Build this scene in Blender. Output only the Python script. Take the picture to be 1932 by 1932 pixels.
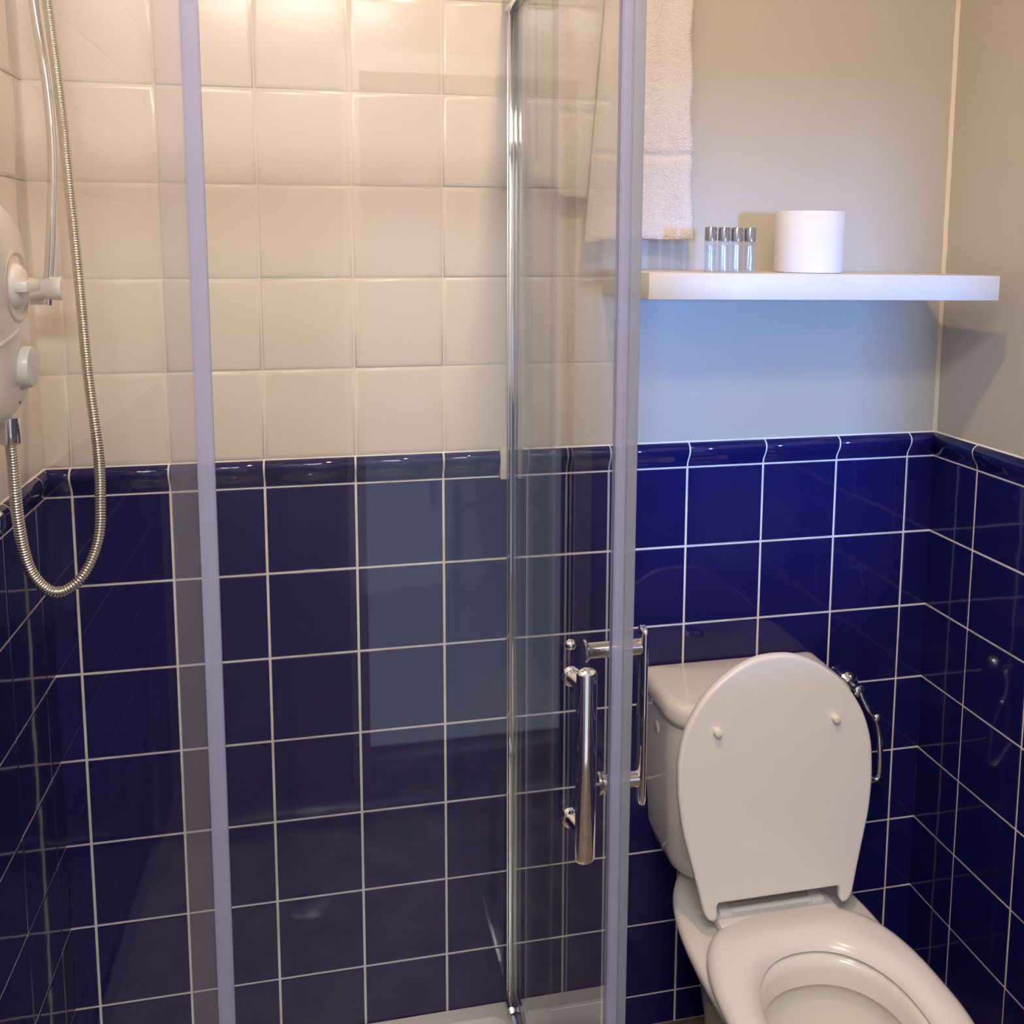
import bpy, bmesh, math, random
from mathutils import Vector, Matrix, noise
random.seed(7)
S = bpy.context.scene
C = S.collection
for o in list(bpy.data.objects):
    bpy.data.objects.remove(o)

# ------------------------------------------------------------------ camera
f_ = Vector((0.19897335, 0.97305934, -0.1164694))
u_ = Vector((0.02155468, 0.11447169, 0.99319264))
r_ = Vector((0.97976783, -0.20012933, 0.00180283))
cam = bpy.data.cameras.new('camera')
co = bpy.data.objects.new('camera', cam)
C.objects.link(co)
co.matrix_world = Matrix(((r_.x, u_.x, -f_.x, 0.5682), (r_.y, u_.y, -f_.y, -1.591),
                          (r_.z, u_.z, -f_.z, 1.5387), (0, 0, 0, 1)))
cam.sensor_width = 36
cam.lens = 1747.264 * 36 / 1932
cam.shift_x = (966 - 976.45) / 1932
cam.shift_y = (670.97 - 966) / 1932
cam.clip_start = 0.02
S.camera = co

# ------------------------------------------------------------------ world, light, exposure
S.view_settings.view_transform = 'Standard'
S.view_settings.look = 'None'
S.view_settings.exposure = 0.0
S.view_settings.gamma = 1.0
S.view_settings.use_curve_mapping = False
w = bpy.data.worlds.new('world')
S.world = w
w.use_nodes = True
w.node_tree.nodes['Background'].inputs[0].default_value = (0.25, 0.5, 1.0, 1)
w.node_tree.nodes['Background'].inputs[1].default_value = 2.0


def lamp(name, kind, loc, energy, col, target=None, **kw):
    l = bpy.data.lights.new(name, kind)
    l.energy = energy
    l.color = col
    for k, v in kw.items():
        setattr(l, k, v)
    o = bpy.data.objects.new(name, l)
    C.objects.link(o)
    o.location = loc
    if target is not None:
        d = Vector(target) - Vector(loc)
        o.rotation_euler = d.to_track_quat('-Z', 'Y').to_euler()
    return o


WARM = (1.0, 0.66, 0.42)
DOWN_E, DAY_E, FILL_E, DOOR_E = 11.5, 165, 24, 3.2
lamp('ceiling_lamp_light', 'AREA', (0.905, -0.93, 2.53), DOWN_E, WARM, (0.905, -0.93, 0), shape='DISK', size=0.07)
# daylight outside the window in the wall behind the camera
lamp('daylight', 'AREA', (1.60, -4.1, 1.58), DAY_E, (0.15, 0.38, 1.0), (1.40, 0, 1.2), shape='RECTANGLE', size=0.14, size_y=0.32)
# soft fill light added under the ceiling, behind the camera
lamp('rear_fill_light', 'AREA', (0.50, -1.90, 2.535), FILL_E, (1.0, 0.97, 0.92), (0.50, -1.90, 0), shape='RECTANGLE', size=0.60, size_y=0.40)
# cool light of the hall through the open doorway behind the camera
lamp('hall_daylight', 'AREA', (0.96, -2.45, 1.0), DOOR_E, (0.72, 0.80, 1.0), (0.96, 0, 1.0), shape='RECTANGLE', size=0.60, size_y=1.96)

# ------------------------------------------------------------------ materials
def mat(name, col, rough=0.5, metal=0.0, **kw):
    m = bpy.data.materials.new(name)
    m.use_nodes = True
    b = m.node_tree.nodes['Principled BSDF']
    b.inputs['Base Color'].default_value = (*col, 1)
    b.inputs['Roughness'].default_value = rough
    b.inputs['Metallic'].default_value = metal
    for k, v in kw.items():
        b.inputs[k].default_value = v
    return m


def nodes(m):
    return m.node_tree, m.node_tree.nodes, m.node_tree.links, m.node_tree.nodes['Principled BSDF']


def add_bump(m, scale, strength, dist=0.002, detail=3, kind='noise'):
    t, n, l, b = nodes(m)
    tc = n.new('ShaderNodeTexCoord')
    no = n.new('ShaderNodeTexNoise')
    no.inputs['Scale'].default_value = scale
    no.inputs['Detail'].default_value = detail
    bu = n.new('ShaderNodeBump')
    bu.inputs['Strength'].default_value = strength
    bu.inputs['Distance'].default_value = dist
    l.new(tc.outputs['Object'], no.inputs['Vector'])
    l.new(no.outputs['Fac'], bu.inputs['Height'])
    l.new(bu.outputs['Normal'], b.inputs['Normal'])
    return no


def add_mottle(m, c1, c2, scale, detail=4, lo=0.35, hi=0.65):
    t, n, l, b = nodes(m)
    tc = n.new('ShaderNodeTexCoord')
    no = n.new('ShaderNodeTexNoise')
    no.inputs['Scale'].default_value = scale
    no.inputs['Detail'].default_value = detail
    r = n.new('ShaderNodeValToRGB')
    r.color_ramp.elements[0].position = lo
    r.color_ramp.elements[0].color = (*c1, 1)
    r.color_ramp.elements[1].position = hi
    r.color_ramp.elements[1].color = (*c2, 1)
    l.new(tc.outputs['Object'], no.inputs['Vector'])
    l.new(no.outputs['Fac'], r.inputs['Fac'])
    l.new(r.outputs['Color'], b.inputs['Base Color'])


M = {}
M['cream'] = mat('cream_tile', (0.84, 0.775, 0.70), 0.22)
add_bump(M['cream'], 9, 0.15, 0.004, 2)
M['cream_grout'] = mat('cream_grout', (0.86, 0.81, 0.74), 0.6)
M['grout'] = mat('white_grout', (0.80, 0.77, 0.70), 0.7)
add_mottle(M['grout'], (0.80, 0.70, 0.56), (0.90, 0.88, 0.84), 14, 3, 0.3, 0.5)
M['paint'] = mat('grey_paint', (0.56, 0.52, 0.44), 0.35)
add_bump(M['paint'], 160, 0.03, 0.001)
M['ceiling'] = mat('ceiling_paint', (0.75, 0.73, 0.70), 0.7)
add_bump(M['ceiling'], 120, 0.05, 0.001)
M['rear_paint'] = mat('rear_wall_paint', (0.45, 0.43, 0.42), 0.6)
add_bump(M['rear_paint'], 120, 0.05, 0.001)
M['white_paint'] = mat('white_gloss_paint', (0.82, 0.82, 0.82), 0.25)
M['ceramic'] = mat('white_ceramic', (0.88, 0.85, 0.81), 0.10)
M['ceramic'].node_tree.nodes['Principled BSDF'].inputs['Coat Weight'].default_value = 0.3
M['seat'] = mat('white_seat_plastic', (0.86, 0.83, 0.82), 0.22)
M['bumper'] = mat('rubber_bumper_white', (0.86, 0.84, 0.76), 0.5)
M['plastic'] = mat('white_shower_plastic', (0.80, 0.77, 0.74), 0.28)
M['plastic_dim'] = mat('beige_recess_plastic', (0.62, 0.55, 0.46), 0.35)
M['chrome'] = mat('chrome', (0.86, 0.86, 0.88), 0.06, 1.0)
M['satin'] = mat('satin_aluminium', (0.74, 0.75, 0.80), 0.22, 1.0)
M['steel'] = mat('hose_steel', (0.72, 0.68, 0.60), 0.20, 1.0)
M['dark'] = mat('dark_recess', (0.02, 0.02, 0.02), 0.4)
M['paper'] = mat('tissue_paper', (0.80, 0.79, 0.78), 0.9)
add_bump(M['paper'], 300, 0.3, 0.001)
M['shelf'] = mat('white_lacquer', (0.68, 0.67, 0.66), 0.42)
M['towel'] = mat('terry_cloth', (0.82, 0.77, 0.74), 0.95)
add_bump(M['towel'], 420, 0.9, 0.004, 4)
M['cap'] = mat('grey_bottle_cap', (0.34, 0.36, 0.40), 0.12, 0.8)
M['tray'] = mat('white_acrylic', (0.90, 0.88, 0.85), 0.2)
add_bump(M['tray'], 60, 0.1, 0.002)
M['lampglass'] = mat('lamp_lens', (0.9, 0.9, 0.9), 0.3)
M['floor'] = mat('brown_floor', (0.20, 0.14, 0.10), 0.3)
add_mottle(M['floor'], (0.12, 0.08, 0.055), (0.30, 0.22, 0.16), 12, 6)
M['caulk'] = mat('white_caulk', (0.78, 0.70, 0.58), 0.5)

# glazed navy tile with pale thread-like veins
m = M['navy'] = mat('navy_tile', (0.02, 0.02, 0.12), 0.06)
t, n, l, b = nodes(m)
tc = n.new('ShaderNodeTexCoord')
n1 = n.new('ShaderNodeTexNoise'); n1.inputs['Scale'].default_value = 3.2; n1.inputs['Detail'].default_value = 4
n1.inputs['Roughness'].default_value = 0.5
s1 = n.new('ShaderNodeMath'); s1.operation = 'SUBTRACT'; s1.inputs[1].default_value = 0.5
a1 = n.new('ShaderNodeMath'); a1.operation = 'ABSOLUTE'
r1 = n.new('ShaderNodeMapRange'); r1.inputs['From Min'].default_value = 0.0; r1.inputs['From Max'].default_value = 0.004
r1.inputs['To Min'].default_value = 1; r1.inputs['To Max'].default_value = 0
n2 = n.new('ShaderNodeTexNoise'); n2.inputs['Scale'].default_value = 3.1; n2.inputs['Detail'].default_value = 2
r2 = n.new('ShaderNodeMapRange'); r2.inputs['From Min'].default_value = 0.55; r2.inputs['From Max'].default_value = 0.7
mu = n.new('ShaderNodeMath'); mu.operation = 'MULTIPLY'
m3 = n.new('ShaderNodeMath'); m3.operation = 'MULTIPLY'; m3.inputs[1].default_value = 0.22
mx = n.new('ShaderNodeMix'); mx.data_type = 'RGBA'
mx.inputs[6].default_value = (0.012, 0.011, 0.105, 1); mx.inputs[7].default_value = (0.20, 0.22, 0.36, 1)
l.new(tc.outputs['Object'], n1.inputs['Vector']); l.new(tc.outputs['Object'], n2.inputs['Vector'])
l.new(n1.outputs['Fac'], s1.inputs[0]); l.new(s1.outputs[0], a1.inputs[0]); l.new(a1.outputs[0], r1.inputs['Value'])
l.new(n2.outputs['Fac'], r2.inputs['Value']); l.new(r1.outputs[0], mu.inputs[0]); l.new(r2.outputs[0], mu.inputs[1])
l.new(mu.outputs[0], m3.inputs[0]); l.new(m3.outputs[0], mx.inputs[0]); l.new(mx.outputs[2], b.inputs['Base Color'])
nb = n.new('ShaderNodeTexNoise'); nb.inputs['Scale'].default_value = 16; nb.inputs['Detail'].default_value = 1
bu = n.new('ShaderNodeBump'); bu.inputs['Strength'].default_value = 0.12; bu.inputs['Distance'].default_value = 0.003
l.new(tc.outputs['Object'], nb.inputs['Vector']); l.new(nb.outputs['Fac'], bu.inputs['Height']); l.new(bu.outputs['Normal'], b.inputs['Normal'])


def thin_glass(name, tint, haze=0.0, hazecol=(0.6, 0.65, 0.75), gain=1.0):
    """thin pane: see-through with a Fresnel mirror on each face"""
    m = bpy.data.materials.new(name)
    m.use_nodes = True
    t = m.node_tree; n = t.nodes; l = t.links
    n.clear()
    out = n.new('ShaderNodeOutputMaterial')
    geo = n.new('ShaderNodeNewGeometry')
    dot = n.new('ShaderNodeVectorMath'); dot.operation = 'DOT_PRODUCT'
    l.new(geo.outputs['Normal'], dot.inputs[0]); l.new(geo.outputs['Incoming'], dot.inputs[1])
    ab = n.new('ShaderNodeMath'); ab.operation = 'ABSOLUTE'; l.new(dot.outputs['Value'], ab.inputs[0])
    om = n.new('ShaderNodeMath'); om.operation = 'SUBTRACT'; om.inputs[0].default_value = 1; l.new(ab.outputs[0], om.inputs[1])
    pw = n.new('ShaderNodeMath'); pw.operation = 'POWER'; pw.inputs[1].default_value = 5; l.new(om.outputs[0], pw.inputs[0])
    ma = n.new('ShaderNodeMath'); ma.operation = 'MULTIPLY_ADD'; ma.inputs[1].default_value = 0.96 * gain; ma.inputs[2].default_value = 0.04 * gain
    l.new(pw.outputs[0], ma.inputs[0])
    tr = n.new('ShaderNodeBsdfTransparent'); tr.inputs[0].default_value = (*tint, 1)
    gl = n.new('ShaderNodeBsdfGlossy'); gl.inputs['Roughness'].default_value = 0.01
    mi = n.new('ShaderNodeMixShader')
    l.new(ma.outputs[0], mi.inputs[0]); l.new(tr.outputs[0], mi.inputs[1]); l.new(gl.outputs[0], mi.inputs[2])
    last = mi
    if haze:
        df = n.new('ShaderNodeBsdfDiffuse'); df.inputs[0].default_value = (*hazecol, 1)
        m2 = n.new('ShaderNodeMixShader'); m2.inputs[0].default_value = haze
        l.new(mi.outputs[0], m2.inputs[1]); l.new(df.outputs[0], m2.inputs[2])
        last = m2
    l.new(last.outputs[0], out.inputs[0])
    return m


M['glass'] = thin_glass('pane_glass', (0.985, 0.99, 0.99))
M['glass_edge'] = thin_glass('pane_edge', (0.75, 0.85, 0.95), 0.25, (0.45, 0.55, 0.75))
M['seal'] = thin_glass('frosted_seal_strip', (0.9, 0.88, 0.92), 0.57, (0.46, 0.46, 0.68))
M['seal_grey'] = thin_glass('grey_magnetic_seal', (0.9, 0.9, 0.93), 0.60, (0.36, 0.38, 0.47))
M['fin'] = thin_glass('clear_seal_haze', (0.97, 0.96, 0.96), 0.10, (0.5, 0.46, 0.50))  # diffuse haze; on the front door it stands in for pane reflections
M['clear'] = thin_glass('clear_bottle', (0.94, 0.97, 1.0), 0.06, (0.6, 0.75, 1.0), 2.0)
M['water'] = mat('water', (0.55, 0.52, 0.48), 0.03)

# ------------------------------------------------------------------ helpers
def finish(bm, name, m, parent=None, smooth=None, loc=None):
    bmesh.ops.recalc_face_normals(bm, faces=bm.faces)
    me = bpy.data.meshes.new(name)
    bm.to_mesh(me)
    bm.free()
    mats = m if isinstance(m, (list, tuple)) else [m]
    for q in mats:
        me.materials.append(q)
    o = bpy.data.objects.new(name, me)
    C.objects.link(o)
    if smooth is not None:
        for p in me.polygons:
            p.use_smooth = True
        if smooth < 180:
            try:
                me.set_sharp_from_angle(angle=math.radians(smooth))
            except Exception:
                pass
    if parent:
        o.parent = parent
    if loc:
        o.location = loc
    return o


def box(bm, x0, x1, y0, y1, z0, z1, bev=0.0, seg=2):
    vs = [bm.verts.new((x, y, z)) for x in (x0, x1) for y in (y0, y1) for z in (z0, z1)]
    fs = [bm.faces.new([vs[i] for i in q]) for q in ((0, 1, 3, 2), (4, 6, 7, 5), (0, 4, 5, 1), (2, 3, 7, 6), (0, 2, 6, 4), (1, 5, 7, 3))]
    if bev:
        es = list({e for f in fs for e in f.edges})
        bmesh.ops.bevel(bm, geom=es, offset=bev, segments=seg, affect='EDGES', profile=0.5)


def bx(name, m, parent, *a, bev=0.0, seg=2, smooth=30):
    bm = bmesh.new()
    box(bm, *a, bev=bev, seg=seg)
    return finish(bm, name, m, parent, smooth if bev else None)


def loft(bm, rings, closed=True, cap0=True, cap1=True):
    R = [[bm.verts.new(p) for p in r] for r in rings]
    n = len(R[0])
    for a, b2 in zip(R, R[1:]):
        for i in range(n if closed else n - 1):
            j = (i + 1) % n
            bm.faces.new((a[i], a[j], b2[j], b2[i]))
    if cap0:
        bm.faces.new(R[0][::-1])
    if cap1:
        bm.faces.new(R[-1])
    return R


def catmull(P, k=10):
    P = [Vector(p) for p in P]
    P = [P[0] * 2 - P[1]] + P + [P[-1] * 2 - P[-2]]
    out = []
    for i in range(1, len(P) - 2):
        for s in range(k):
            t = s / k
            a, b1, c, d = P[i - 1:i + 3]
            out.append(0.5 * ((2 * b1) + (c - a) * t + (2 * a - 5 * b1 + 4 * c - d) * t * t + (3 * b1 - a - 3 * c + d) * t ** 3))
    out.append(P[-2])
    return out


def tube(bm, pts, rad, seg=12, caps=True):
    """sweep a circle along pts; rad is a number or a function of arc length"""
    pts = [Vector(p) for p in pts]
    t0 = (pts[1] - pts[0]).normalized()
    ref = Vector((0, 0, 1)) if abs(t0.z) < 0.9 else Vector((1, 0, 0))
    nrm = t0.cross(ref).normalized()
    rings = []
    s = 0
    for i, p in enumerate(pts):
        if i:
            s += (p - pts[i - 1]).length
        tg = (pts[min(i + 1, len(pts) - 1)] - pts[max(i - 1, 0)]).normalized()
        nrm = (nrm - tg * nrm.dot(tg)).normalized()
        bn = tg.cross(nrm)
        rr = rad(s) if callable(rad) else rad
        rings.append([p + (nrm * math.cos(a) + bn * math.sin(a)) * rr for a in (2 * math.pi * k / seg for k in range(seg))])
    loft(bm, rings, True, caps, caps)


def resample(pts, step):
    out = [pts[0]]
    acc = 0
    for a, b1 in zip(pts, pts[1:]):
        d = (b1 - a).length
        pos = step - acc
        while pos <= d:
            out.append(a.lerp(b1, pos / d))
            pos += step
        acc = (acc + d) % step if d + acc >= step else acc + d
    return out


def lathe(bm, prof, origin=(0, 0, 0), axis='Z', seg=32):
    """prof: (radius, height) pairs"""
    o = Vector(origin)
    rings = []
    for r, h in prof:
        ring = []
        for k in range(seg):
            a = 2 * math.pi * k / seg
            c, s = r * math.cos(a), r * math.sin(a)
            v = {'Z': (c, s, h), 'Y': (c, h, s), 'X': (h, c, s)}[axis]
            ring.append(o + Vector(v))
        rings.append(ring)
    loft(bm, rings)


def empty(name, loc, rot=(0, 0, 0)):
    o = bpy.data.objects.new(name, None)
    o.empty_display_size = 0.05
    C.objects.link(o)
    o.location = loc
    o.rotation_euler = rot
    return o


def tag(o, label=None, cat=None, group=None, kind=None):
    if label: o['label'] = label
    if cat: o['category'] = cat
    if group: o['group'] = group
    if kind: o['kind'] = kind
    return o


def hang(o, parent):
    """parent without moving (parts are modelled in world coordinates)"""
    o.parent = parent
    o.matrix_parent_inverse = (Matrix.Translation(parent.location) @ parent.rotation_euler.to_matrix().to_4x4()).inverted()
    return o


# ------------------------------------------------------------------ room shell
XL, XR, YF, ZC = 0.110, 1.732, -2.30, 2.56
P = 0.152
ZR = 1.133            # joint under the dado cap
ZT = ZR + 0.049       # top of the dado cap
XE = 0.905            # right edge of the cream tiling on the back wall
wall_back = tag(bx('wall_back', M['paint'], None, XL - 0.1, XR + 0.1, 0, 0.1, 0, ZC), 'rear wall: cream tiles in the shower, grey paint beside it, navy tile dado', 'wall', kind='structure')
wall_left = tag(bx('wall_left', M['cream_grout'], None, XL - 0.1, XL, YF, 0, 0, ZC), 'left wall of cream and navy tiles inside the shower', 'wall', kind='structure')
wall_right = tag(bx('wall_right', M['paint'], None, XR, XR + 0.1, YF, 0, 0, ZC), 'right wall, painted above a navy tile dado', 'wall', kind='structure')
tag(bx('floor', M['floor'], None, XL - 0.1, XR + 0.1, YF - 0.1, 0.1, -0.1, 0), 'brown floor showing left of the toilet foot', 'floor', kind='structure')
tag(bx('ceiling', M['ceiling'], None, XL - 0.1, XR + 0.1, YF - 0.1, 0.1, ZC, ZC + 0.1), 'plain ceiling', 'ceiling', kind='structure')
# wall behind the camera with its window opening
WX0, WX1, WZ0, WZ1 = 1.37, 1.62, 1.30, 1.62
bm = bmesh.new()
DX0, DX1, DZ = 0.66, 1.26, 2.0
box(bm, XL - 0.1, DX0, YF - 0.1, YF, 0, ZC)
box(bm, DX0, DX1, YF - 0.1, YF, DZ, ZC)
box(bm, DX1, WX0, YF - 0.1, YF, 0, ZC)
box(bm, WX1, XR + 0.1, YF - 0.1, YF, 0, ZC)
box(bm, WX0, WX1, YF - 0.1, YF, 0, WZ0)
box(bm, WX0, WX1, YF - 0.1, YF, WZ1, ZC)
wall_front = tag(finish(bm, 'wall_front', M['rear_paint']), 'wall behind the camera with a small window', 'wall', kind='structure')
# hall box added beyond the doorway to keep the window daylight out
bm = bmesh.new()
box(bm, 1.30, 1.35, -4.4, YF - 0.1, 0, ZC)
box(bm, 0.30, 0.35, -4.4, YF - 0.1, 0, ZC)
box(bm, 0.30, 1.35, -4.45, -4.4, 0, ZC)
box(bm, 0.30, 1.35, -4.45, YF - 0.1, -0.1, 0)
box(bm, 0.30, 1.35, -4.45, YF - 0.1, ZC, ZC + 0.05)
tag(finish(bm, 'wall_hall_blocker', M['rear_paint']), 'added hall walls blocking window light beyond the open doorway', 'wall', kind='structure')
bm = bmesh.new()
for a in ((WX0 - 0.03, WX0, WZ0 - 0.03, WZ1 + 0.03), (WX1, WX1 + 0.03, WZ0 - 0.03, WZ1 + 0.03)):
    box(bm, a[0], a[1], YF - 0.02, YF + 0.015, a[2], a[3])
for a in ((WZ0 - 0.03, WZ0), (WZ1, WZ1 + 0.03)):
    box(bm, WX0, WX1, YF - 0.02, YF + 0.015, a[0], a[1])
bm2 = bmesh.new()
box(bm2, DX0 - 0.05, DX0, YF - 0.1, YF + 0.015, 0, DZ + 0.05)
box(bm2, DX1, DX1 + 0.05, YF - 0.1, YF + 0.015, 0, DZ + 0.05)
box(bm2, DX0, DX1, YF - 0.1, YF + 0.015, DZ, DZ + 0.05)
tag(finish(bm2, 'door_1', M['white_paint']), 'open doorway frame behind the camera', 'door', kind='structure')
win = tag(finish(bm, 'window_1', M['white_paint']), 'small white window frame behind the camera', 'window', kind='structure')


def tile_field(name, m, parent, o, U, V, N, us, vs, gap, th, bev, jit=0.0, smooth=None):
    """rectangular tiles between the joint positions us x vs on the plane o + U*u + V*v, facing N"""
    o, U, V, N = Vector(o), Vector(U), Vector(V), Vector(N)
    bm = bmesh.new()
    for a, b1 in zip(us, us[1:]):
        for c, d in zip(vs, vs[1:]):
            g = gap / 2
            j = [random.uniform(-jit, jit) for _ in range(4)]
            j[3] = j[0] + j[2] - j[1]
            cor = ((a + g, c + g), (b1 - g, c + g), (b1 - g, d - g), (a + g, d - g))
            inn = ((a + g + bev, c + g + bev), (b1 - g - bev, c + g + bev), (b1 - g - bev, d - g - bev), (a + g + bev, d - g - bev))
            mid = [((p[0] + q[0] * .45) / 1.45, (p[1] + q[1] * .45) / 1.45) for p, q in zip(cor, inn)]
            r0 = [bm.verts.new(o + U * p[0] + V * p[1]) for p in cor]
            r1 = [bm.verts.new(o + U * p[0] + V * p[1] + N * (th * 0.62)) for p in cor]
            r2 = [bm.verts.new(o + U * p[0] + V * p[1] + N * (th * 0.88 + jj)) for p, jj in zip(mid, j)]
            r3 = [bm.verts.new(o + U * p[0] + V * p[1] + N * (th + jj)) for p, jj in zip(inn, j)]
            for x, y in ((r0, r1), (r1, r2), (r2, r3)):
                for k in range(4):
                    bm.faces.new((x[k], x[(k + 1) % 4], y[(k + 1) % 4], y[k]))
            bm.faces.new(r3)
    return finish(bm, name, m, parent, smooth)


CAP = [(0.0015, 0.0015), (0.0025, 0.008), (0.0060, 0.015), (0.0105, 0.022), (0.0135, 0.029), (0.0140, 0.035), (0.0120, 0.041), (0.0070, 0.0455), (0.0, 0.0475)]


def cap_run(parent, o, U, N, us, gap=0.003):
    o, U, N = Vector(o), Vector(U), Vector(N)
    bm = bmesh.new()
    for a, b1 in zip(us, us[1:]):
        g = gap / 2
        rings = []
        for u in (a + g, a + g + .0008, b1 - g - .0008, b1 - g):
            sh = 0.0006 if u in (a + g, b1 - g) else 0
            pr = [(0, 0.0015)] + [(max(p[0] - sh, 0), p[1]) for p in CAP]
            rings.append([o + U * u + N * p[0] + Vector((0, 0, p[1])) for p in pr])
        loft(bm, rings)
    finish(bm, 'dado_cap_tiles', M['navy'], parent, 50)
    bm = bmesh.new()
    pr = [(0, -0.001)] + [(max(p[0] - .0009, 0.0006), p[1]) for p in CAP] + [(0, 0.0495)]
    loft(bm, [[o + U * u + N * p[0] + Vector((0, 0, p[1])) for p in pr] for u in (us[0], us[-1])])
    finish(bm, 'dado_cap_grout', M['grout'], parent, 50)


vs_n = [0.0, 0.069] + [ZR - P * k for k in range(6, -1, -1)]
vs_c = [ZT] + [1.333 + 0.153 * k for k in range(8)] + [ZC]
XJ = [XL] + [P * k for k in range(1, 12)] + [XR]
TH = 0.003
# back wall
bx('grout', M['grout'], wall_back, XL, XR, -0.0014, 0, 0, ZR + .001)
tile_field('navy_tiles', M['navy'], wall_back, (0, 0, 0), (1, 0, 0), (0, 0, 1), (0, -1, 0), XJ, vs_n, 0.0042, TH, 0.0012, 0.0004)
cap_run(wall_back, (0, -0.0012, ZR), (1, 0, 0), (0, -1, 0), [XL] + [P * k for k in range(1, 6)] + [0.862])
cap_run(wall_back, (0, -0.0012, ZR), (1, 0, 0), (0, -1, 0), [0.876] + [P * k for k in range(6, 12)] + [XR])
bx('cream_grout', M['cream_grout'], wall_back, XL, XE, -0.0022, 0, ZT, ZC)
tile_field('cream_tiles', M['cream'], wall_back, (0, 0, 0), (1, 0, 0), (0, 0, 1), (0, -1, 0), [XL] + [P * k + .002 for k in range(1, 6)] + [XE - 0.013], vs_c, 0.0025, 0.0045, 0.007, 0.0004, 60)
bx('tile_edge_trim', M['white_paint'], wall_back, XE - 0.013, XE, -0.009, 0, ZT, ZC, bev=0.003)
bx('cap_end_sealant', M['caulk'], wall_back, 0.860, 0.877, -0.015, 0, ZR - 0.004, ZT + 0.003, bev=0.003)
# left wall
YJL = [0.0, 0.055] + [0.055 + P * k for k in range(1, 15)] + [2.30]
bx('grout', M['grout'], wall_left, XL, XL + 0.0014, YF, 0, 0, ZR + .001)
tile_field('navy_tiles', M['navy'], wall_left, (XL, 0, 0), (0, -1, 0), (0, 0, 1), (1, 0, 0), YJL, vs_n, 0.0042, TH, 0.0012, 0.0005)
cap_run(wall_left, (XL + 0.0012, 0, ZR), (0, -1, 0), (1, 0, 0), YJL)
tile_field('cream_tiles', M['cream'], wall_left, (XL, 0, 0), (0, -1, 0), (0, 0, 1), (1, 0, 0), YJL, vs_c, 0.0025, 0.0035, 0.007, 0.0004, 60)
# right wall
YJR = [0.0, 0.128] + [0.128 + P * k for k in range(1, 15)] + [2.30]
bx('grout', M['grout'], wall_right, XR - 0.0014, XR, YF, 0, 0, ZR + .001)
tile_field('navy_tiles', M['navy'], wall_right, (XR, 0, 0), (0, -1, 0), (0, 0, 1), (-1, 0, 0), YJR, vs_n, 0.0042, TH, 0.0012, 0.0005)
cap_run(wall_right, (XR - 0.0012, 0, ZR), (0, -1, 0), (-1, 0, 0), YJR)
# wobbly caulk line in the painted corner
bm = bmesh.new()
pts = []
for k in range(90):
    z = ZT + k * (ZC - ZT) / 89
    pts.append(Vector((XR - 0.001, -0.001, z)))
rings = []
for k, p in enumerate(pts):
    wd = 0.0045 + 0.0015 * noise.noise(Vector((k * 0.45, 0, 0)))
    wd2 = 0.0045 + 0.0015 * noise.noise(Vector((k * 0.45, 9, 0)))
    rings.append([p + Vector((0.001, 0.001, 0)), p + Vector((-wd, 0.001, 0)), p + Vector((-.0015, -.0015, 0)), p + Vector((0.001, -wd2, 0))])
loft(bm, rings)
tag(finish(bm, 'trim_1', M['caulk'], None, 60), 'wobbly pale caulk line in the painted corner', 'trim', kind='structure')

# ceiling downlight
dl = tag(empty('ceiling_downlight', (0.905, -0.93, ZC)), 'round white ceiling downlight above the shower front', 'light')
bm = bmesh.new(); lathe(bm, [(0.036, 0), (0.052, 0), (0.052, -0.006), (0.040, -0.010), (0.036, -0.010)], (0, 0, 0))
finish(bm, 'bezel', M['white_paint'], dl, 40)
dl2 = tag(empty('fill_panel_frame', (0.50, -1.90, ZC)), 'white frame around the added fill light behind the camera', 'light')  # invented frame that goes with the added fill light
bm = bmesh.new()
for a in ((-0.33, -0.30, -0.23, 0.23), (0.30, 0.33, -0.23, 0.23), (-0.30, 0.30, -0.23, -0.20), (-0.30, 0.30, 0.20, 0.23)):
    box(bm, a[0], a[1], a[2], a[3], -0.03, 0)
finish(bm, 'bezel', M['white_paint'], dl2)

# ------------------------------------------------------------------ shower tray
GX, GY = 0.883, -0.66
bm = bmesh.new()
def rr(x0, x1, y0, y1, z, r, n=6):
    out = []
    for cx, cy, a0 in ((x1 - r, y1 - r, 0), (x0 + r, y1 - r, 90), (x0 + r, y0 + r, 180), (x1 - r, y0 + r, 270)):
        for k in range(n + 1):
            a = math.radians(a0 + 90 * k / n)
            out.append((cx + r * math.cos(a), cy + r * math.sin(a), z))
    return out
TX0, TX1, TY0, TY1 = XL + 0.004, 0.915, -0.695, -0.004
loft(bm, [rr(TX0, TX1, TY0, TY1, 0.0, .008), rr(TX0, TX1, TY0, TY1, 0.098, .008), rr(TX0 + .006, TX1 - .006, TY0 + .006, TY1 - .001, 0.106, .008),
          rr(TX0 + .045, TX1 - .05, TY0 + .055, TY1 - .03, 0.106, .03), rr(TX0 + .055, TX1 - .06, TY0 + .065, TY1 - .04, 0.088, .03)])
tray = tag(finish(bm, 'shower_tray', M['tray'], None, 40), 'white acrylic shower tray at the foot of the glass enclosure', 'shower tray')
tray_e = bmesh.new(); lathe(tray_e, [(0.045, 0.0), (0.045, 0.004), (0.03, 0.006)], (0.5, -0.36, 0.088))
hang(finish(tray_e, 'waste_cover', M['chrome'], None, 40), tray)

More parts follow.
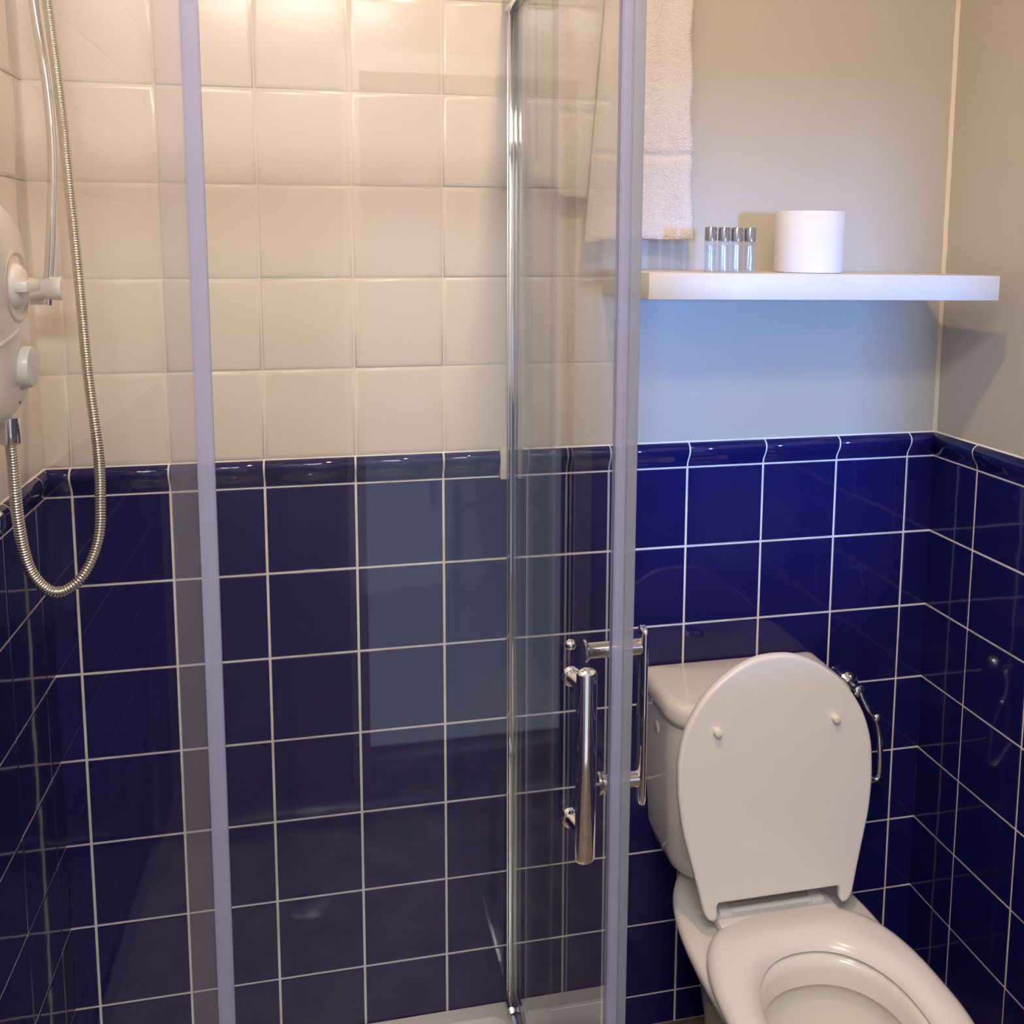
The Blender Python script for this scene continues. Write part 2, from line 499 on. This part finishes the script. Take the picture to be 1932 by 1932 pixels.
# ------------------------------------------------------------------ shower enclosure
ZG0, ZG1 = 0.135, 1.925
fr = tag(empty('shower_enclosure', (GX, 0, 0.106)), 'glass corner shower enclosure with chrome frame, sliding doors and two bar handles', 'shower enclosure')
def fbox(name, m, par, *a, **k):
    return hang(bx(name, m, None, *a, **k), par)
fbox('wall_profile', M['satin'], fr, 0.8705, 0.8830, -0.020, -0.0165, 0.106, 1.955, bev=0.001)
fbox('wall_profile', M['chrome'], fr, 0.8715, 0.8815, -0.034, -0.0205, 0.106, 1.955, bev=0.003)
fbox('wall_profile', M['satin'], fr, XL + 0.006, XL + 0.03, GY - 0.010, GY + 0.010, 0.106, 1.955, bev=0.003)
fbox('top_rail', M['chrome'], fr, 0.866, 0.900, GY - 0.012, -0.018, 1.925, 1.965, bev=0.005)
fbox('top_rail', M['chrome'], fr, XL + 0.006, 0.866, GY - 0.017, GY + 0.017, 1.925, 1.965, bev=0.005)
fbox('bottom_rail', M['satin'], fr, 0.870, 0.896, GY - 0.010, -0.018, 0.1065, 0.128, bev=0.003)
fbox('bottom_rail', M['satin'], fr, XL + 0.006, 0.866, GY - 0.013, GY + 0.013, 0.1065, 0.128, bev=0.003)
bm = bmesh.new(); tube(bm, [(0.872, -0.06, 0.136), (0.872, -0.02, 0.136)], 0.007, 12)
hang(finish(bm, 'bottom_bolt', M['chrome'], None, 40), fr)


def pane(name, par, x0, x1, y0, y1, z0=ZG0, z1=ZG1):
    bm = bmesh.new()
    box(bm, x0, x1, y0, y1, z0, z1)
    big = max(x1 - x0, y1 - y0)
    for f in bm.faces:
        f.material_index = 0
    bm.faces.ensure_lookup_table()
    for f in bm.faces:
        n_ = f.normal if f.normal.length else None
    bmesh.ops.recalc_face_normals(bm, faces=bm.faces)
    thin = 0 if (x1 - x0) < (y1 - y0) else 1
    for f in bm.faces:
        if abs(f.normal[thin]) < 0.5:
            f.material_index = 1
    return hang(finish(bm, name, [M['glass'], M['glass_edge']]), par)


pf = pane('fixed_panel', fr, XL + 0.012, 0.450, GY + 0.004, GY + 0.009)
ps = pane('fixed_panel', fr, GX - 0.003, GX + 0.001, -0.322, -0.034)
df = pane('shower_door', fr, 0.4435, 0.862, GY - 0.008, GY - 0.003)
ds = pane('shower_door', fr, GX - 0.011, GX - 0.007, -0.648, -0.184)
tag(df, 'sliding front door with an oval chrome bar handle')
tag(ds, 'sliding side door with its handle facing the toilet')


def sub(o, par):
    """sub-part: modelled in world coordinates, parent is a part of fr"""
    o.parent = par
    o.matrix_parent_inverse = Matrix.Translation(Vector((0, 0, 0)))
    return o


sub(bx('seal_haze_fin', M['fin'], None, GX - .0055, GX - 0.0035, -0.322, -0.307, ZG0, ZG1), ps)
sub(bx('seal_haze_fin', M['fin'], None, GX - 0.0065, GX - 0.0045, -0.196, -0.184, ZG0, ZG1), ds)


def lean_strip(name, par, m, xb, xt, x1b, x1t, y0, y1, z0=0.13, z1=1.925):
    bm = bmesh.new()
    loft(bm, [[(xb, y0, z0), (x1b, y0, z0), (x1b, y1, z0), (xb, y1, z0)], [(xt, y0, z1), (x1t, y0, z1), (x1t, y1, z1), (xt, y1, z1)]])
    bmesh.ops.bevel(bm, geom=list(bm.edges), offset=0.0012, segments=2, affect='EDGES')
    return sub(finish(bm, name, m, None, 40), par)


lean_strip('seal_strip', df, M['seal'], 0.4405, 0.4405, 0.4565, 0.4565, GY - 0.010, GY - 0.001)
lean_strip('seal_haze_fin', df, M['fin'], 0.4150, 0.4150, 0.4403, 0.4403, GY - 0.006, GY - 0.0045)  # hazy strip added to brighten the overlap, in place of double-glass reflection
lean_strip('seal_strip', df, M['seal'], 0.8600, 0.8640, 0.8720, 0.8745, GY - 0.012, GY + 0.003)
lean_strip('seal_strip', ds, M['seal_grey'], 0.8722, 0.8747, 0.8815, 0.8890, GY - 0.012, GY + 0.010)
def handle(bm, P0, P1, out, wid, flat):
    """oval bar from P0 to P1, broad side facing out"""
    P0, P1, out = Vector(P0), Vector(P1), Vector(out)
    side = Vector((0, 0, 1)).cross(out)
    rings = []
    L = P1.z - P0.z
    for h, s in ((0, .6), (.002, .86), (.006, 1), (L - .006, 1), (L - .002, .86), (L, .6)):
        rings.append([P0 + Vector((0, 0, h)) + side * (wid / 2 * s * math.cos(a)) + out * (flat / 2 * s * math.sin(a)) for a in (2 * math.pi * k / 28 for k in range(28))])
    loft(bm, rings)


bm = bmesh.new()
handle(bm, (0.8245, -0.702, 0.884), (0.8245, -0.702, 1.101), (0, -1, 0), 0.0225, 0.014)
for z in (1.079, 0.916):
    tube(bm, [(0.8225, -0.697, z), (0.8165, GY - 0.0085, z)], 0.0075, 20)
    lathe(bm, [(0.0105, 0), (0.0105, -0.005), (0.009, -0.006)], (0.8165, GY - 0.0082, z), 'Y', 24)
sub(finish(bm, 'handle', M['chrome'], None, 40), df)
bm = bmesh.new(); lathe(bm, [(0.006, 0), (0.0055, -0.003), (0.003, -0.005)], (0.8155, GY - 0.0082, 1.114), 'Y', 20)
sub(finish(bm, 'screw_cap', M['chrome'], None, 60), df)
bm = bmesh.new()
handle(bm, (0.922, -0.600, 0.877), (0.922, -0.600, 1.097), (1, 0, 0), 0.0225, 0.011)
for z, xi in ((1.073, 0.849), (0.908, 0.868)):
    tube(bm, [(xi + .004, -0.600, z), (0.919, -0.600, z)], 0.0095, 20)
    lathe(bm, [(0.0135, 0), (0.0135, 0.003), (0.0115, 0.005)], (xi, -0.600, z), 'X', 24)
sub(finish(bm, 'handle', M['chrome'], None, 40), ds)

# ------------------------------------------------------------------ wall shelf, roll, bottles
sh = empty('wall_shelf', (1.352, 0, 1.476))
sh.rotation_euler = (0, math.radians(0.7), 0)
tag(sh, 'thick white floating shelf on the grey wall above the toilet', 'shelf')
bx('shelf_board', M['shelf'], sh, -0.305, 0.305, -0.247, 0.0, -0.0205, 0.0205, bev=0.0012)
SHZ = 1.4968
def shz(x): return SHZ - (x - 1.352) * math.tan(math.radians(0.7))

bm = bmesh.new()
prof = [(0.021, 0.0008), (0.055, 0.0008), (0.0565, 0.003), (0.0565, 0.100), (0.0555, 0.1025), (0.021, 0.1025)]
SEG = 64
rings = []
for r, h in prof:
    rings.append([((r + (0.0012 if (k in (0,) and r > .03) else 0)) * math.cos(2 * math.pi * k / SEG), (r + (0.0012 if (k in (0,) and r > .03) else 0)) * math.sin(2 * math.pi * k / SEG), h) for k in range(SEG)])
rings.append(rings[0])
loft(bm, rings, True, False, False)
bmesh.ops.remove_doubles(bm, verts=bm.verts, dist=1e-6)
roll = tag(empty('toilet_roll', (1.3700, -0.135, shz(1.37)), (0, math.radians(0.7), math.radians(-40))), 'white toilet roll standing upright on the floating shelf', 'toilet roll')
finish(bm, 'paper', M['paper'], roll, 40)
bm = bmesh.new()
loft(bm, [[(r * math.cos(2 * math.pi * k / 40), r * math.sin(2 * math.pi * k / 40), h) for k in range(40)] for r, h in ((0.0208, 0.001), (0.0208, 0.102), (0.0198, 0.102), (0.0198, 0.001), (0.0208, 0.001))], True, False, False)
finish(bm, 'cardboard_core', M['plastic_dim'], roll, 40)

bot_lab = ['leftmost of the four clear mini toiletry bottles on the shelf', 'second from left of the four clear mini toiletry bottles on the shelf',
           'third from left of the four clear mini toiletry bottles on the shelf', 'clear mini toiletry bottle nearest the toilet roll on the shelf']
def bottle():
    t = empty('toiletry_bottle', (0, 0, 0))
    bm = bmesh.new()
    lathe(bm, [(0.0080, 0.0), (0.0092, 0.001), (0.0092, 0.0445), (0.0088, 0.048), (0.0072, 0.049)], seg=28)
    finish(bm, 'bottle_body', M['clear'], t, 40)
    bm = bmesh.new()
    lathe(bm, [(0.0088, 0.0495), (0.0096, 0.0500), (0.0096, 0.0695), (0.0088, 0.0710)], seg=28)
    finish(bm, 'bottle_cap', M['cap'], t, 40)
    bm = bmesh.new()
    lathe(bm, [(0.0070, 0.004), (0.0070, 0.043)], seg=20)
    finish(bm, 'liquid', M['clear'], t, 40)
    return t
proto = bottle()
for i, x in enumerate((1.1655, 1.1880, 1.2100, 1.2325)):
    if i == 0:
        t_ = proto
    else:
        t_ = proto.copy(); C.objects.link(t_)
        for ch in list(proto.children):
            c_ = ch.copy(); C.objects.link(c_); c_.parent = t_
    t_.location = (x, -0.200, shz(x) + 0.0005)
    tag(t_, bot_lab[i], 'bottle', 'mini toiletry bottles on the shelf')

# ------------------------------------------------------------------ towel rail and towel
tr_ = tag(empty('towel_rail', (1.06, 0, 2.03)), 'chrome towel rail high on the grey wall beside the shower', 'towel rail')
bm = bmesh.new(); tube(bm, [(0.92, -0.045, 2.03), (1.32, -0.045, 2.03)], 0.007, 16)
hang(finish(bm, 'rail', M['chrome'], None, 40), tr_)
for x in (0.93, 1.31):
    bm = bmesh.new(); tube(bm, [(x, 0, 2.03), (x, -0.045, 2.03)], 0.006, 14)
    lathe(bm, [(0.02, 0), (0.02, -0.004), (0.017, -0.006)], (x, 0, 2.03), 'Y', 24)
    hang(finish(bm, 'bracket', M['chrome'], None, 40), tr_)


def cloth(bm, fn, nu, nv, th):
    """double-sided sheet; fn(u,v)->point, normal towards the room is -Y"""
    A = [[None] * (nv + 1) for _ in range(nu + 1)]
    B = [[None] * (nv + 1) for _ in range(nu + 1)]
    for i in range(nu + 1):
        for j in range(nv + 1):
            p = Vector(fn(i / nu, j / nv))
            q = noise.noise(p * 260) * 0.0009 + noise.noise(p * 90) * 0.0006
            e = min(i, nu - i, j * 1.0, 3) / 3
            tt = th * (0.35 + 0.65 * e)
            A[i][j] = bm.verts.new(p + Vector((noise.noise(p * 200 + Vector((5, 5, 5))) * 0.0008, -tt / 2 + q, noise.noise(p * 200) * 0.0008)))
            B[i][j] = bm.verts.new(p + Vector((0, tt / 2 + q, 0)))
    for i in range(nu):
        for j in range(nv):
            bm.faces.new((A[i][j], A[i + 1][j], A[i + 1][j + 1], A[i][j + 1]))
            bm.faces.new((B[i][j], B[i][j + 1], B[i + 1][j + 1], B[i + 1][j]))
    for i in range(nu):
        bm.faces.new((A[i][0], B[i][0], B[i + 1][0], A[i + 1][0]))
        bm.faces.new((A[i][nv], A[i + 1][nv], B[i + 1][nv], B[i][nv]))
    for j in range(nv):
        bm.faces.new((A[0][j], A[0][j + 1], B[0][j + 1], B[0][j]))
        bm.faces.new((A[nu][j], B[nu][j], B[nu][j + 1], A[nu][j + 1]))


ZTOP = 2.038
def lerp(a, b1, t): return a + (b1 - a) * t
def front_fn(u, v):
    z = lerp(1.551, ZTOP, v)
    z += (1 - v) ** 6 * (0.004 * math.sin(u * 5) + 0.012 * (u - .5))
    xl = lerp(0.996, 1.035, v); xr = lerp(1.188, 1.180, v) + 0.002 * math.sin(v * 25)
    x = lerp(xl, xr, u)
    y = -0.058 - 0.007 * math.sin(u * 7.5 + 0.6 + v) * (1 - 0.4 * v) - 0.004 * math.sin(u * 15)
    y += 0.0045 * math.exp(-((z - 1.694) / 0.006) ** 2)
    return (x, y, z)
def back_fn(u, v):
    z = lerp(1.628, ZTOP, v)
    z += (1 - v) ** 6 * (-0.006 * math.sin(u * 3.4))
    xl = lerp(0.925, 0.918, v); xr = lerp(1.172, 1.172, v)
    fl = math.exp(-((z - 1.655) / 0.02) ** 2) * max(0, 1 - u * 5)
    x = lerp(xl, xr, u) - 0.020 * fl
    z += 0.018 * max(0, 1 - u * 6) * math.exp(-(v * 12))
    y = -0.030 - 0.004 * math.sin(u * 9) - 0.010 * fl
    y += 0.004 * math.exp(-((z - 1.765) / 0.006) ** 2)
    return (x, y, z)
bm = bmesh.new()
cloth(bm, front_fn, 76, 190, 0.010)
cloth(bm, back_fn, 96, 160, 0.009)
# the fold over the rail
rings = []
for k in range(9):
    a = math.pi * k / 8
    rings.append([(x, -0.044 - 0.015 * math.cos(a), 2.034 + 0.014 * math.sin(a)) for x in (0.920, 1.0, 1.1, 1.180)] +
                 [(x, -0.044 - 0.009 * math.cos(a), 2.034 + 0.0075 * math.sin(a)) for x in (1.180, 1.1, 1.0, 0.920)])
loft(bm, rings)
tag(finish(bm, 'bath_towel', M['towel'], None, 180), 'white folded terry towel hanging on the grey wall, partly behind the shower glass', 'towel')

# ------------------------------------------------------------------ toilet
TC = 1.298
to = tag(empty('toilet', (TC, -0.36, 0)), 'white close-coupled toilet with its seat cover raised', 'toilet')
def egg(hw, yb, yf, z, back=2.6, front=2.0, n=64, cx=TC, split=0.42, hb=None):
    """outline, wide at hw; yb rear, yf front (more negative)"""
    ym = lerp(yb, yf, split)
    out = []
    for k in range(n):
        a = 2 * math.pi * k / n
        c, s = math.cos(a), math.sin(a)
        e = front if s < 0 else back
        x = math.copysign(abs(c) ** (2 / e), c) * hw
        y = ym + (abs(s) ** (2 / e)) * ((yb - ym) if s > 0 else (yf - ym))
        out.append((cx + x, y, z))
    return out

bm = bmesh.new()
rings = [egg(.098, -.10, -.50, 0.0, 3), egg(.098, -.10, -.50, 0.02, 3), egg(.092, -.09, -.49, .04, 3), egg(.088, -.08, -.49, .13, 3), egg(.098, -.06, -.53, .21, 3.2),
         egg(.128, -.045, -.60, .29, 3.2), egg(.158, -.055, -.65, .345, 2.5), egg(.170, -.05, -.672, .372, 2.5), egg(.174, -.048, -.678, .384, 2.5), egg(.172, -.050, -.676, .392, 2.5), egg(.165, -.057, -.668, .3965, 2.5),
         egg(.130, -.325, -.640, .3965, 2.2), egg(.121, -.335, -.630, .393, 2.2), egg(.114, -.340, -.620, .380, 2.2), egg(.113, -.342, -.618, .352, 2.2), egg(.124, -.333, -.632, .348, 2.2),
         egg(.125, -.330, -.632, .32, 2.2), egg(.112, -.345, -.60, .26, 2.2), egg(.085, -.36, -.54, .21, 2.2), egg(.055, -.37, -.49, .18, 2.1), egg(.03, -.39, -.46, .165, 2.0)]
loft(bm, rings)
hang(finish(bm, 'pan', M['ceramic'], None, 70), to)
bm = bmesh.new(); loft(bm, [egg(.083, -.361, -.535, .205, 2.2), egg(.0845, -.3605, -.538, .208, 2.2)])
hang(finish(bm, 'water', M['water'], None, None), to)

# seat ring
CX0 = 1.290
bm = bmesh.new()
so = dict(back=3.0, front=2.05, split=0.50)
si = dict(back=2.2, front=2.1, split=0.48)
rings = [egg(.172, -.250, -.684, .3995, **so), egg(.178, -.246, -.690, .403, **so), egg(.179, -.245, -.691, .409, **so), egg(.176, -.247, -.688, .4150, **so), egg(.168, -.253, -.680, .4195, **so), egg(.158, -.262, -.668, .4210, **so),
         egg(.146, -.300, -.650, .4208, **si), egg(.137, -.310, -.643, .4185, **si), egg(.128, -.320, -.635, .4135, **si), egg(.121, -.328, -.628, .4070, **si), egg(.119, -.331, -.625, .4020, **si), egg(.123, -.327, -.630, .3995, **si)]
rings.append(rings[0])
loft(bm, rings, True, False, False)
bmesh.ops.remove_doubles(bm, verts=bm.verts, dist=1e-6)
box(bm, CX0 - .106, CX0 + .110, -0.275, -0.222, 0.3995, 0.4205, bev=0.004)
hang(finish(bm, 'seat', M['seat'], None, 60), to)

# raised seat cover: outline measured in its own plane (s up from the hinge, x across)
CX = 1.288
ctrl = [(-.004, .118), (0.0, .127), (0.012, .1345), (.03, .139), (.06, .146), (.10, .156), (.15, .168), (.20, .1745), (.235, .1755), (.27, .1735), (.31, .163), (.345, .145), (.375, .121), (.40, .090), (.417, .058), (.426, .030), (.4285, 0)]
sm = catmull([(v, s, 0) for s, v in ctrl], 5)
outl = [(p.x, p.y) for p in sm]
# inner hinge notch: lugs .022 wide and .036 high at both sides
half_in = 0.122
notch = [(half_in - .007, -.003), (half_in - .010, 0.001), (half_in - .011, .006), (half_in - .011, .022), (half_in - .013, .0255)]
right = [(x, s) for x, s in outl]
left = [(-x, s) for x, s in outl[:-1]][::-1]
poly = right + left + [(-x, s) for x, s in notch] + [(x, s) for x, s in notch[::-1]]
LEAN = math.atan2(0.045, 0.43)
CB = Vector((CX, -0.262, 0.437))
def cov(x, s, d):
    # d = thickness coordinate towards the room
    bow = 0
    return CB + Vector((x, s * math.sin(LEAN) - d * math.cos(LEAN), s * math.cos(LEAN) + d * math.sin(LEAN) * -1))
bm = bmesh.new()
def inset(poly, k):
    cx_, cy_ = 0, .2
    out = []
    n_ = len(poly)
    for i, (x, s) in enumerate(poly):
        a = Vector((poly[i - 1][0], poly[i - 1][1])); b1 = Vector((poly[(i + 1) % n_][0], poly[(i + 1) % n_][1]))
        tg = (b1 - a).normalized()
        nn = Vector((-tg.y, tg.x))
        out.append((x + nn.x * k, s + nn.y * k))
    return out
R = []
for d, k in ((-.002, .004), (0, .0012), (.003, 0), (.009, 0), (.012, .0012), (.0135, .0035), (.0135, .0065)):
    R.append([cov(x, s, d) for x, s in inset(poly, k)])
V = [[bm.verts.new(p) for p in r] for r in R]
n_ = len(poly)
for a, b1 in zip(V, V[1:]):
    for i in range(n_):
        j = (i + 1) % n_
        bm.faces.new((a[i], a[j], b1[j], b1[i]))
bm.faces.new(V[0][::-1]); bm.faces.new(V[-1])
bmesh.ops.triangulate(bm, faces=[f for f in bm.faces if len(f.verts) > 4])
cover = hang(finish(bm, 'seat_cover', M['seat'], None, 40), to)
for bxp, bzp in ((-.108, .314), (.105, .316)):
    bm = bmesh.new()
    lathe(bm, [(0.0068, 0.0), (0.0068, 0.008), (0.0058, 0.0115), (0.003, 0.0125)], (0, 0, 0), 'Z', 24)
    o = finish(bm, 'bumper', M['bumper'], None, 40)
    o.matrix_world = Matrix.Translation(cov(bxp, bzp, 0.0135)) @ Matrix.Rotation(math.radians(90) , 4, 'X')
    mw = o.matrix_world.copy()
    o.parent = cover
    o.matrix_parent_inverse = (Matrix.Translation(to.location) @ cover.matrix_parent_inverse @ Matrix.Identity(4)).inverted()
    o.matrix_basis = mw
# seat hinge bar behind the notch
bm = bmesh.new(); tube(bm, [(CX - .075, -0.240, 0.418), (CX + .075, -0.240, 0.418)], 0.007, 14)
for sx in (-1, 1):
    box(bm, CX + sx * .085 - .012, CX + sx * .085 + .012, -0.252, -0.225, 0.396, 0.428, bev=0.004)
hang(finish(bm, 'seat_hinge', M['seat'], None, 40), to)

# cistern
CC = 1.309
def rrect(hw, yb, yf, z, r, bow=0.0, n=10, cx=CC):
    out = []
    for cx_, cy_, a0, rad in ((hw, yf, 270, r), (hw, yb, 0, .01), (-hw, yb, 90, .01), (-hw, yf, 180, r)):
        sx = 1 if cx_ > 0 else -1
        sy = 1 if cy_ == yb else -1
        ox = cx_ - sx * rad
        oy = cy_ - sy * rad
        for k in range(n + 1):
            a = math.radians(a0 + 90 * k / n)
            out.append((cx + ox + rad * math.cos(a), oy + rad * math.sin(a), z))
    return out
bm = bmesh.new()
loft(bm, [rrect(.105, -.035, -.130, .397, .05), rrect(.130, -.020, -.148, .400, .055), rrect(.150, -.008, -.160, .420, .06), rrect(.160, -.004, -.168, .450, .06), rrect(.166, -.004, -.174, .54, .06), rrect(.170, -.004, -.180, .64, .062), rrect(.1715, -.004, -.182, .712, .062)])
hang(finish(bm, 'cistern', M['ceramic'], None, 60), to)
bm = bmesh.new()
loft(bm, [rrect(.170, -.003, -.181, .711, .06), rrect(.1755, -.001, -.188, .713, .066), rrect(.178, -.001, -.191, .724, .068), rrect(.1785, -.001, -.191, .738, .068), rrect(.176, -.003, -.188, .747, .066), rrect(.169, -.006, -.181, .753, .060), rrect(.158, -.012, -.170, .755, .052), rrect(.05, -.06, -.12, .757, .02)])
lid = hang(finish(bm, 'cistern_lid', M['ceramic'], None, 60), to)
bm = bmesh.new(); lathe(bm, [(0.020, 0), (0.020, 0.004), (0.018, 0.0055)], (1.282, -0.115, 0.7555), 'Z', 32)
lathe(bm, [(0.0155, 0.0), (0.0155, 0.0075), (0.014, 0.0085)], (1.282, -0.115, 0.7555), 'Z', 32)
o = finish(bm, 'flush_button', M['chrome'], None, 40); hang(o, to)
bm = bmesh.new(); lathe(bm, [(0.0115, 0), (0.0115, -0.002), (0.009, -0.003)], (CC - .1695, -0.078, 0.672), 'X', 24)
hang(finish(bm, 'inlet_cap', M['seat'], None, 40), to)

# ------------------------------------------------------------------ toilet roll holder on the back wall
th = tag(empty('toilet_roll_holder', (1.560, 0, 0.70)), 'chrome hook-shaped roll holder on navy tiles right of the raised toilet cover', 'roll holder')
bm = bmesh.new(); lathe(bm, [(0.021, -0.003), (0.021, -0.007), (0.016, -0.012), (0.009, -0.016), (0.009, -0.034), (0.012, -0.038), (0.012, -0.048), (0.006, -0.052)], (1.564, 0, 0.682), 'Y', 28)
hang(finish(bm, 'wall_flange', M['chrome'], None, 40), th)
bm = bmesh.new()
pts = catmull([(1.564, -.046, .682), (1.568, -.052, .668), (1.578, -.058, .648), (1.592, -.060, .628), (1.601, -.060, .600), (1.606, -.060, .560), (1.607, -.060, .525), (1.604, -.060, .507), (1.592, -.060, .503), (1.576, -.058, .522), (1.556, -.056, .548)], 8)
tube(bm, pts, 0.0055, 14)
hang(finish(bm, 'hook', M['chrome'], None, 40), th)
bm = bmesh.new(); lathe(bm, [(0.006, -0.004), (0.009, 0.0), (0.006, 0.004)], (1.592, -0.067, 0.634), 'Y', 18)
hang(finish(bm, 'knuckle', M['chrome'], None, 60), th)

# ------------------------------------------------------------------ electric shower on the left wall
es = tag(empty('electric_shower', (XL + .003, -0.44, 1.44)), 'white electric shower box with two dials at the left edge', 'electric shower')
SY0, SY1, SZ0, SZ1 = -0.570, -0.298, 1.322, 1.600
def unit_ring(k, x, n=40):
    """rounded shield outline in the Y-Z plane, inset by k"""
    out = []
    yc, zc = (SY0 + SY1) / 2, (SZ0 + SZ1) / 2
    hy, hz = (SY1 - SY0) / 2 - k, (SZ1 - SZ0) / 2 - k
    for i in range(n):
        a = 2 * math.pi * i / n
        c, s = math.cos(a), math.sin(a)
        e = 3.4
        y = math.copysign(abs(c) ** (2 / e), c) * hy
        z = math.copysign(abs(s) ** (2 / e), s) * hz
        y *= 1 - 0.10 * (z / hz) ** 2 * (1 if z > 0 else 0.8)
        out.append((x, yc + y, zc + z))
    return out
bm = bmesh.new()
loft(bm, [unit_ring(.004, XL + .004), unit_ring(-.004, XL + .008), unit_ring(-.004, XL + .030), unit_ring(.006, XL + .031), unit_ring(.006, XL + .034), unit_ring(.001, XL + .035), unit_ring(.002, XL + .060), unit_ring(.008, XL + .078), unit_ring(.020, XL + .088), unit_ring(.045, XL + .0925), unit_ring(.08, XL + .094)])
body = hang(finish(bm, 'casing', M['plastic'], None, 50), es)
# moulded ridge across the front
bm = bmesh.new(); tube(bm, catmull([(XL + .0905, -.535, 1.424), (XL + .0925, -.45, 1.428), (XL + .0915, -.39, 1.438), (XL + .084, -.345, 1.452), (XL + .078, -.330, 1.455)], 6), 0.0035, 10)
hang(finish(bm, 'front_ridge', M['plastic'], None, 60), es)
FX = XL + 0.094
bm = bmesh.new(); lathe(bm, [(0.043, -0.006), (0.043, 0.001), (0.040, 0.0015), (0.036, -0.001), (0.02, -0.002)], (FX, -0.384, 1.491), 'X', 40)
hang(finish(bm, 'dial_recess', M['plastic_dim'], None, 40), es)
bm = bmesh.new(); lathe(bm, [(0.028, 0.0), (0.027, 0.005), (0.023, 0.010), (0.016, 0.012)], (FX - .002, -0.388, 1.491), 'X', 36)
box(bm, FX + .004, FX + .020, -0.414, -0.358, 1.484, 1.498, bev=0.004)
hang(finish(bm, 'temperature_dial', M['plastic'], None, 40), es)
bm = bmesh.new(); lathe(bm, [(0.031, -0.006), (0.031, 0.001), (0.028, 0.0015), (0.02, 0.0)], (FX - .001, -0.372, 1.395), 'X', 36)
hang(finish(bm, 'dial_recess', M['plastic_dim'], None, 40), es)
bm = bmesh.new(); lathe(bm, [(0.025, 0.0), (0.0255, 0.008), (0.024, 0.012), (0.018, 0.013)], (FX - .001, -0.378, 1.393), 'X', 36)
hang(finish(bm, 'power_dial', M['plastic'], None, 40), es)
bm = bmesh.new(); lathe(bm, [(0.0035, 0.0), (0.0035, 0.0012)], (FX - .006, -0.383, 1.352), 'X', 16)
hang(finish(bm, 'indicator_light', M['dark'], None, 40), es)
bm = bmesh.new(); lathe(bm, [(0.0115, 0.03), (0.0115, 0.0), (0.0105, -0.002)], (0.1865, -0.384, 1.302), 'Z', 24)
hang(finish(bm, 'hose_outlet', M['chrome'], None, 40), es)

# hose: ribbed metal
hp = [(.1865, -.384, 1.302), (.186, -.38, 1.277), (.185, -.37, 1.195), (.193, -.36, 1.129), (.2175, -.35, 1.097), (.247, -.34, 1.112), (.264, -.32, 1.153), (.265, -.30, 1.205), (.258, -.27, 1.264), (.243, -.24, 1.369), (.228, -.20, 1.498), (.214, -.17, 1.638), (.201, -.14, 1.751), (.185, -.11, 1.874), (.178, -.10, 1.95)]
cp = resample(catmull(hp, 40), 0.0008)
bm = bmesh.new()
tube(bm, cp, lambda s: 0.0068 + 0.0008 * math.cos(2 * math.pi * s / 0.0036), 12)
hose = tag(finish(bm, 'shower_hose', M['steel'], None, 180), 'ribbed chrome shower hose looping down from the electric shower', 'hose')

# riser rail with slider
rl = tag(empty('shower_riser_rail', (XL, -0.10, 1.45)), 'slim chrome riser rail on the left shower wall behind the hose', 'shower rail')
bm = bmesh.new(); tube(bm, catmull([(.150, -.10, 2.05), (.158, -.10, 1.95), (.166, -.10, 1.865), (.176, -.10, 1.76), (.1775, -.10, 1.666), (.169, -.10, 1.55), (.159, -.10, 1.452)], 10), 0.0078, 16)
hang(finish(bm, 'rail', M['chrome'], None, 40), rl)
bm = bmesh.new(); tube(bm, [(XL + .004, -.10, 1.458), (.159, -.10, 1.458)], 0.006, 14)
hang(finish(bm, 'rail_bracket', M['plastic'], None, 40), rl)
bm = bmesh.new(); tube(bm, [(XL + .003, -.10, 2.04), (.152, -.10, 2.04)], 0.006, 14)
hang(finish(bm, 'rail_bracket', M['plastic'], None, 40), rl)
bm = bmesh.new()
lathe(bm, [(0.013, 0.0), (0.0165, 0.002), (0.0165, 0.010), (0.0145, 0.020), (0.0165, 0.032), (0.0175, 0.046), (0.0165, 0.049)], (0.135, -0.112, 1.4765), 'X', 28)
hang(finish(bm, 'slider_clamp', M['plastic'], None, 40), rl)

# small chrome fitting near the left frame edge
bm = bmesh.new(); lathe(bm, [(0.016, 0.0), (0.016, 0.014), (0.013, 0.018), (0.006, 0.019)], (XL + 0.0035, -0.262, 1.168), 'X', 28)
tag(finish(bm, 'wall_fitting', M['chrome'], None, 40), 'small round chrome wall fitting below the electric shower at the left edge', 'fitting')
